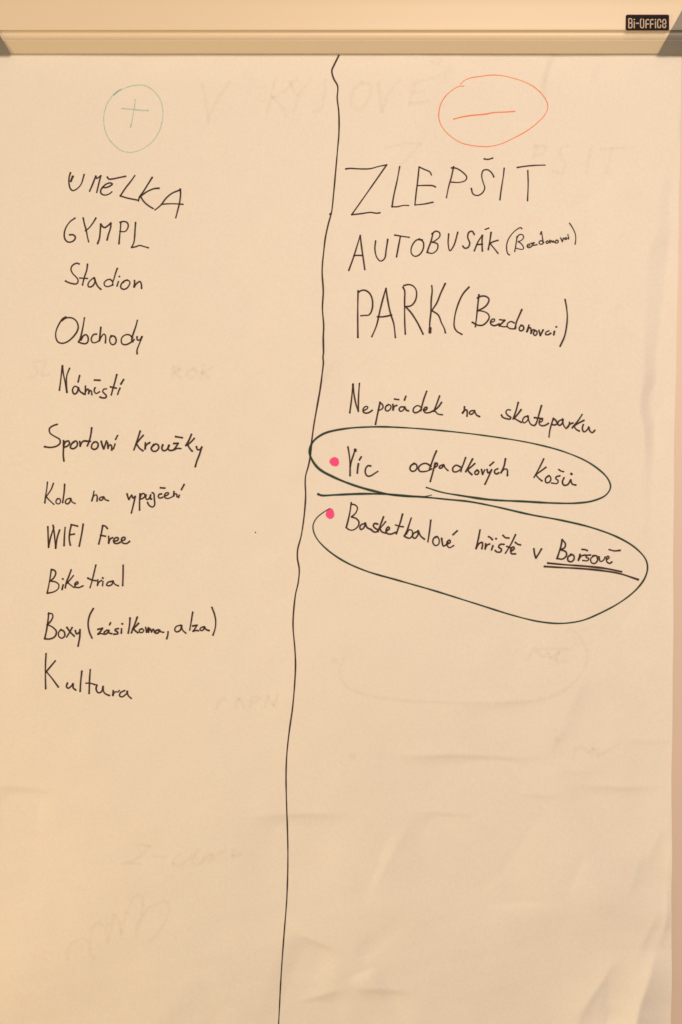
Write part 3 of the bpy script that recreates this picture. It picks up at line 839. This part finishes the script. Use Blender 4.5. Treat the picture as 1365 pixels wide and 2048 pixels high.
marks("dividing_line", [div, [(662.5, 427), (660, 429)]], I_brown, 2.8, 'line', "long wavering dark brown line drawn down the middle", taper=[1.1, .95, 1, 1.1, 1.1, 1, 1.0, 1.0, .95, .9, .9, .8])
marks("ink_speck", [[(511, 1064.5), (511.6, 1065.2)]], I_brown, 1.9, 'text')

plus = Z(190, 150, 350, [
    [(320, 345), (400, 280), (500, 225), (620, 182), (740, 165), (860, 178), (960, 232), (1060, 330), (1130, 450), (1158, 600), (1150, 760), (1110, 920), (1030, 1070), (900, 1200), (760, 1280), (600, 1318),
     (470, 1295), (360, 1225), (250, 1105), (185, 970), (152, 800), (160, 650), (200, 510), (270, 395), (340, 305), (440, 240)],
    [(686, 410), (680, 500), (660, 620), (640, 740), (608, 885)], ([(616, 850), (608, 885)], 2.4), ([(460, 568), (560, 575), (660, 582), (780, 597), (910, 600)], 2.7), ([(330, 335), (380, 280), (450, 242)], 3.0)])
marks("plus_sign", plus, I_teal, 2.0, 'text', "faint pale green plus inside a hand-drawn circle")
minus = Z(860, 130, 1120, [
    [(325, 198), (360, 160), (430, 130), (530, 115), (640, 101), (760, 107), (880, 135), (1000, 175), (1100, 230), (1190, 315), (1235, 390), (1240, 450), (1210, 520), (1130, 605), (1010, 695), (880, 765), (760, 820),
     (640, 850), (540, 852), (430, 840), (330, 815), (230, 755), (140, 665), (100, 580), (96, 500), (120, 400), (180, 310), (260, 245), (315, 218), (360, 217)],
    ([(250, 566), (300, 552), (350, 540), (440, 526), (580, 513), (680, 494), (780, 490), (895, 482)], 2.3)])
marks("minus_sign", minus, I_red, 1.65, 'text', "orange red minus inside a hand-drawn oval")

ring1 = Z(610, 840, 1240, [
    [(550, 325), (520, 331), (470, 333), (400, 328), (330, 315), (220, 285), (120, 245), (60, 210), (30, 170), (20, 135), (35, 95), (80, 60), (170, 38), (300, 29), (420, 32), (600, 46), (800, 70), (980, 100),
     (1130, 140), (1240, 190), (1310, 250), (1325, 290), (1305, 325), (1250, 350), (1180, 360), (1080, 360), (950, 353), (800, 345), (680, 328), (590, 312), (527, 292)]])
marks("green_loop", ring1, I_green, 3.4, 'ring', "dark green loop drawn around Víc odpadkových košů", taper=[.4, 1.2, 1.35, 1.2, 1, .85, .8, .8, .85, .9, 1, 1.15, 1.2, .7])
ring2 = Z(610, 960, 1310, [
    [(52, 55), (65, 60), (120, 58), (220, 54), (320, 55), (400, 62), (470, 67), (560, 76), (640, 84), (740, 103), (880, 135), (1000, 157), (1120, 186), (1220, 223), (1290, 265), (1330, 310), (1337, 345), (1325, 385),
     (1290, 430), (1230, 477), (1150, 520), (1080, 548), (1000, 559), (920, 553), (820, 530), (660, 480), (500, 430), (360, 390), (240, 355), (150, 315), (80, 265), (42, 220), (32, 180), (45, 150), (70, 128), (97, 111)]])
marks("green_loop", ring2, I_green, 3.3, 'ring', "large dark green loop drawn around Basketbalové hřiště v Bořsově", taper=[1.25, 1.2, 1.1, 1, 1.05, 1.05, 1, .95, .9, .9, .9, .9, .95, 1, .9, .5])


def blob(name, cx, cy, rx, ry, rot, label, seed):
    """a dot coloured in by hand: uneven outline, flat ink"""
    r = random.Random(seed)
    n = 40
    ph = [r.uniform(0, 6.28) for _ in range(4)]
    verts, dens, faces = [], [], []
    rings = [0.0, 0.45, 0.84, 1.0]
    for q, rr in enumerate(rings):
        for i in range(n):
            a = 2 * math.pi * i / n
            k = 1 + 0.035 * math.sin(2 * a + ph[0]) + 0.04 * math.sin(3 * a + ph[1]) + 0.02 * math.sin(5 * a + ph[2]) + 0.015 * math.sin(9 * a + ph[3])
            x, y = rx * k * rr * math.cos(a), ry * k * rr * math.sin(a)
            x, y = x * math.cos(rot) - y * math.sin(rot), x * math.sin(rot) + y * math.cos(rot)
            if rr == 0:
                if i:
                    continue
            d = float(sheet_depth([cx + x], [cy + y])[0]) + LAYER['dot']
            verts.append(((cx + x - CX) * k0, -d, ZC - (cy + y - CY) * k0))
            dens.append([1, 1, .95, .0][q])
    for i in range(n):
        j = (i + 1) % n
        faces.append((0, 1 + j, 1 + i))
        for q in range(2):
            a = 1 + q * n
            faces.append((a + i, a + j, a + n + j, a + n + i))
    o = link(name, verts, faces, I_pink, sheet, flat=True)
    t = o.data.attributes.new("ink_amount", 'FLOAT', 'POINT')
    t.data.foreach_set("value", np.array(dens, dtype=np.float32))
    o['label'] = label


blob("pink_dot", 669.3, 923.4, 10.1, 10.1, 0.2, "round pink marker dot in front of Víc", 1)
blob("pink_dot", 660.6, 1027.4, 9.3, 11.4, 0.1, "oval pink marker dot in front of Basketbalové", 2)

# writing on the page below that shows faintly through the sheet
g1 = Z(330, 110, 1300, [
    [(105, 80), (115, 130), (121, 182)], [(121, 182), (145, 130), (182, 75)], [(312, 66), (300, 110), (288, 162)], [(372, 65), (330, 105), (304, 118)], [(304, 118), (325, 140), (340, 168)],
    [(352, 72), (362, 100), (376, 114)], [(410, 68), (385, 100), (362, 162)], [(452, 70), (448, 120), (440, 150), (420, 158)], [(555, 76), (530, 100), (526, 140), (548, 152), (575, 120), (580, 85), (555, 76)],
    [(602, 78), (606, 120), (610, 160)], [(610, 160), (630, 110), (660, 70)], [(704, 82), (694, 110), (690, 137)], [(690, 137), (715, 134), (742, 130)], [(697, 106), (730, 102)], [(700, 80), (735, 70), (772, 60)], [(750, 14), (762, 26), (780, 16)]])
marks("faint_writing", g1[:2], I_ghost, 4.4, 'ghost', "faint letter V showing through from the page below", soft=0.95)
marks("faint_writing", g1[2:8], I_ghost, 4.4, 'ghost', "faint letters KYJ showing through left of the dividing line", soft=0.95)
marks("faint_writing", g1[8:], I_ghost, 4.4, 'ghost', "faint letters OVĚ showing through right of the dividing line", soft=0.95)
g2 = Z(330, 110, 1300, [
    [(622, 262), (670, 250), (720, 250)], [(720, 250), (690, 285), (655, 320)], [(1048, 252), (1036, 290)], [(1040, 256), (1072, 256), (1066, 276), (1040, 282)],
    [(1134, 256), (1116, 262), (1114, 285), (1128, 305), (1118, 332), (1092, 326)], [(1202, 255), (1194, 290), (1186, 332)], [(1228, 266), (1260, 262), (1292, 262)], [(1258, 264), (1250, 300), (1242, 332)]])
marks("faint_writing", g2[:2], I_ghost, 4.2, 'ghost', "faint letter Z showing through above ZLEPŠIT", soft=0.95)
marks("faint_writing", g2[2:], I_ghost, 4.2, 'ghost', "faint capitals showing through beside ZLEPŠIT", soft=0.95)
g3 = Z(0, 680, 640, [
    [(172, 88), (150, 94), (146, 110), (160, 128), (152, 150), (128, 160)], [(196, 90), (186, 120), (180, 150)], [(180, 150), (215, 146)], [(405, 95), (400, 135)], [(540, 140), (570, 170), (610, 158)],
    [(742, 120), (736, 165)], [(742, 122), (772, 124), (750, 142)], [(750, 142), (775, 165)], [(828, 122), (800, 138), (808, 162), (834, 156), (840, 130), (826, 122)], [(872, 108), (858, 166)], [(908, 114), (866, 140)], [(866, 140), (896, 164)]])
marks("faint_writing", g3[:3], I_ghost, 4.6, 'ghost', "faint letters SL showing through at the left of Náměstí", soft=0.95)
marks("faint_writing", g3[5:], I_ghost, 4.6, 'ghost', "faint capitals showing through to the right of Náměstí", soft=0.95)
g4 = Z(100, 1650, 560, [
    [(515, 120), (560, 118), (592, 126)], [(592, 126), (540, 180), (470, 225)], [(440, 226), (500, 228), (545, 236)], [(620, 186), (690, 188)],
    [(780, 168), (740, 200), (728, 232), (770, 240), (820, 205), (850, 175)], [(880, 150), (850, 200), (852, 240), (890, 230), (920, 190)], [(910, 215), (940, 180), (965, 172), (950, 215)], [(965, 205), (1000, 170), (1040, 150)], [(1092, 150), (1082, 190), (1130, 172)]])
marks("faint_writing", g4, I_ghost, 4.4, 'ghost', "faint line of writing showing through low on the left", soft=0.95)
g5 = Z(100, 1650, 560, [
    [(110, 790), (112, 730), (150, 685), (205, 668), (238, 710), (246, 760), (262, 790)], [(246, 690), (248, 620), (285, 575), (315, 590)], [(350, 580), (335, 640), (348, 690)], [(348, 690), (370, 600), (384, 530)], [(384, 530), (410, 570), (425, 640)],
    [(425, 640), (440, 580), (450, 520)], [(462, 520), (490, 440), (525, 415), (550, 430), (550, 500), (520, 600), (515, 660)], [(530, 590), (580, 500), (640, 462), (692, 455), (706, 490), (690, 560), (640, 640), (590, 690)]])
marks("faint_writing", g5, I_ghost, 4.0, 'ghost', "faint looping signature showing through at the lower left", soft=0.95)
g6 = Z(620, 1230, 1240, [
    [(1145, 58), (1195, 105), (1222, 170), (1210, 230), (1170, 290), (1110, 340), (1020, 372), (900, 385), (750, 388), (560, 384), (380, 372), (230, 345), (150, 300), (132, 240), (150, 190)], ([(104, 198), (110, 202)], 8),
    [(990, 145), (975, 170), (958, 195)], [(1000, 150), (1070, 148), (1150, 150)], [(1000, 160), (1025, 185), (1050, 165), (1060, 190), (1100, 160), (1080, 200), (1130, 205)],
    ([(184, 620), (190, 624)], 8), ([(1086, 548), (1094, 550)], 6), [(1160, 630), (1168, 595), (1200, 580)], [(1215, 590), (1230, 610), (1250, 585), (1240, 625)], [(1262, 590), (1270, 620), (1310, 600), (1365, 565)]])
marks("faint_writing", g6, I_ghost, 4.2, 'ghost', "faint loop and words showing through below the large green loop", soft=0.95)
g7 = [[(432, 1418), (440, 1402), (452, 1398)], [(470, 1416), (478, 1396), (488, 1414)], [(500, 1414), (506, 1394), (520, 1396), (508, 1406)], [(530, 1414), (536, 1392)], [(536, 1392), (548, 1412), (556, 1388)]]
marks("faint_writing", g7, I_ghost, 4.0, 'ghost', "faint capitals showing through just left of the dividing line", soft=0.95)
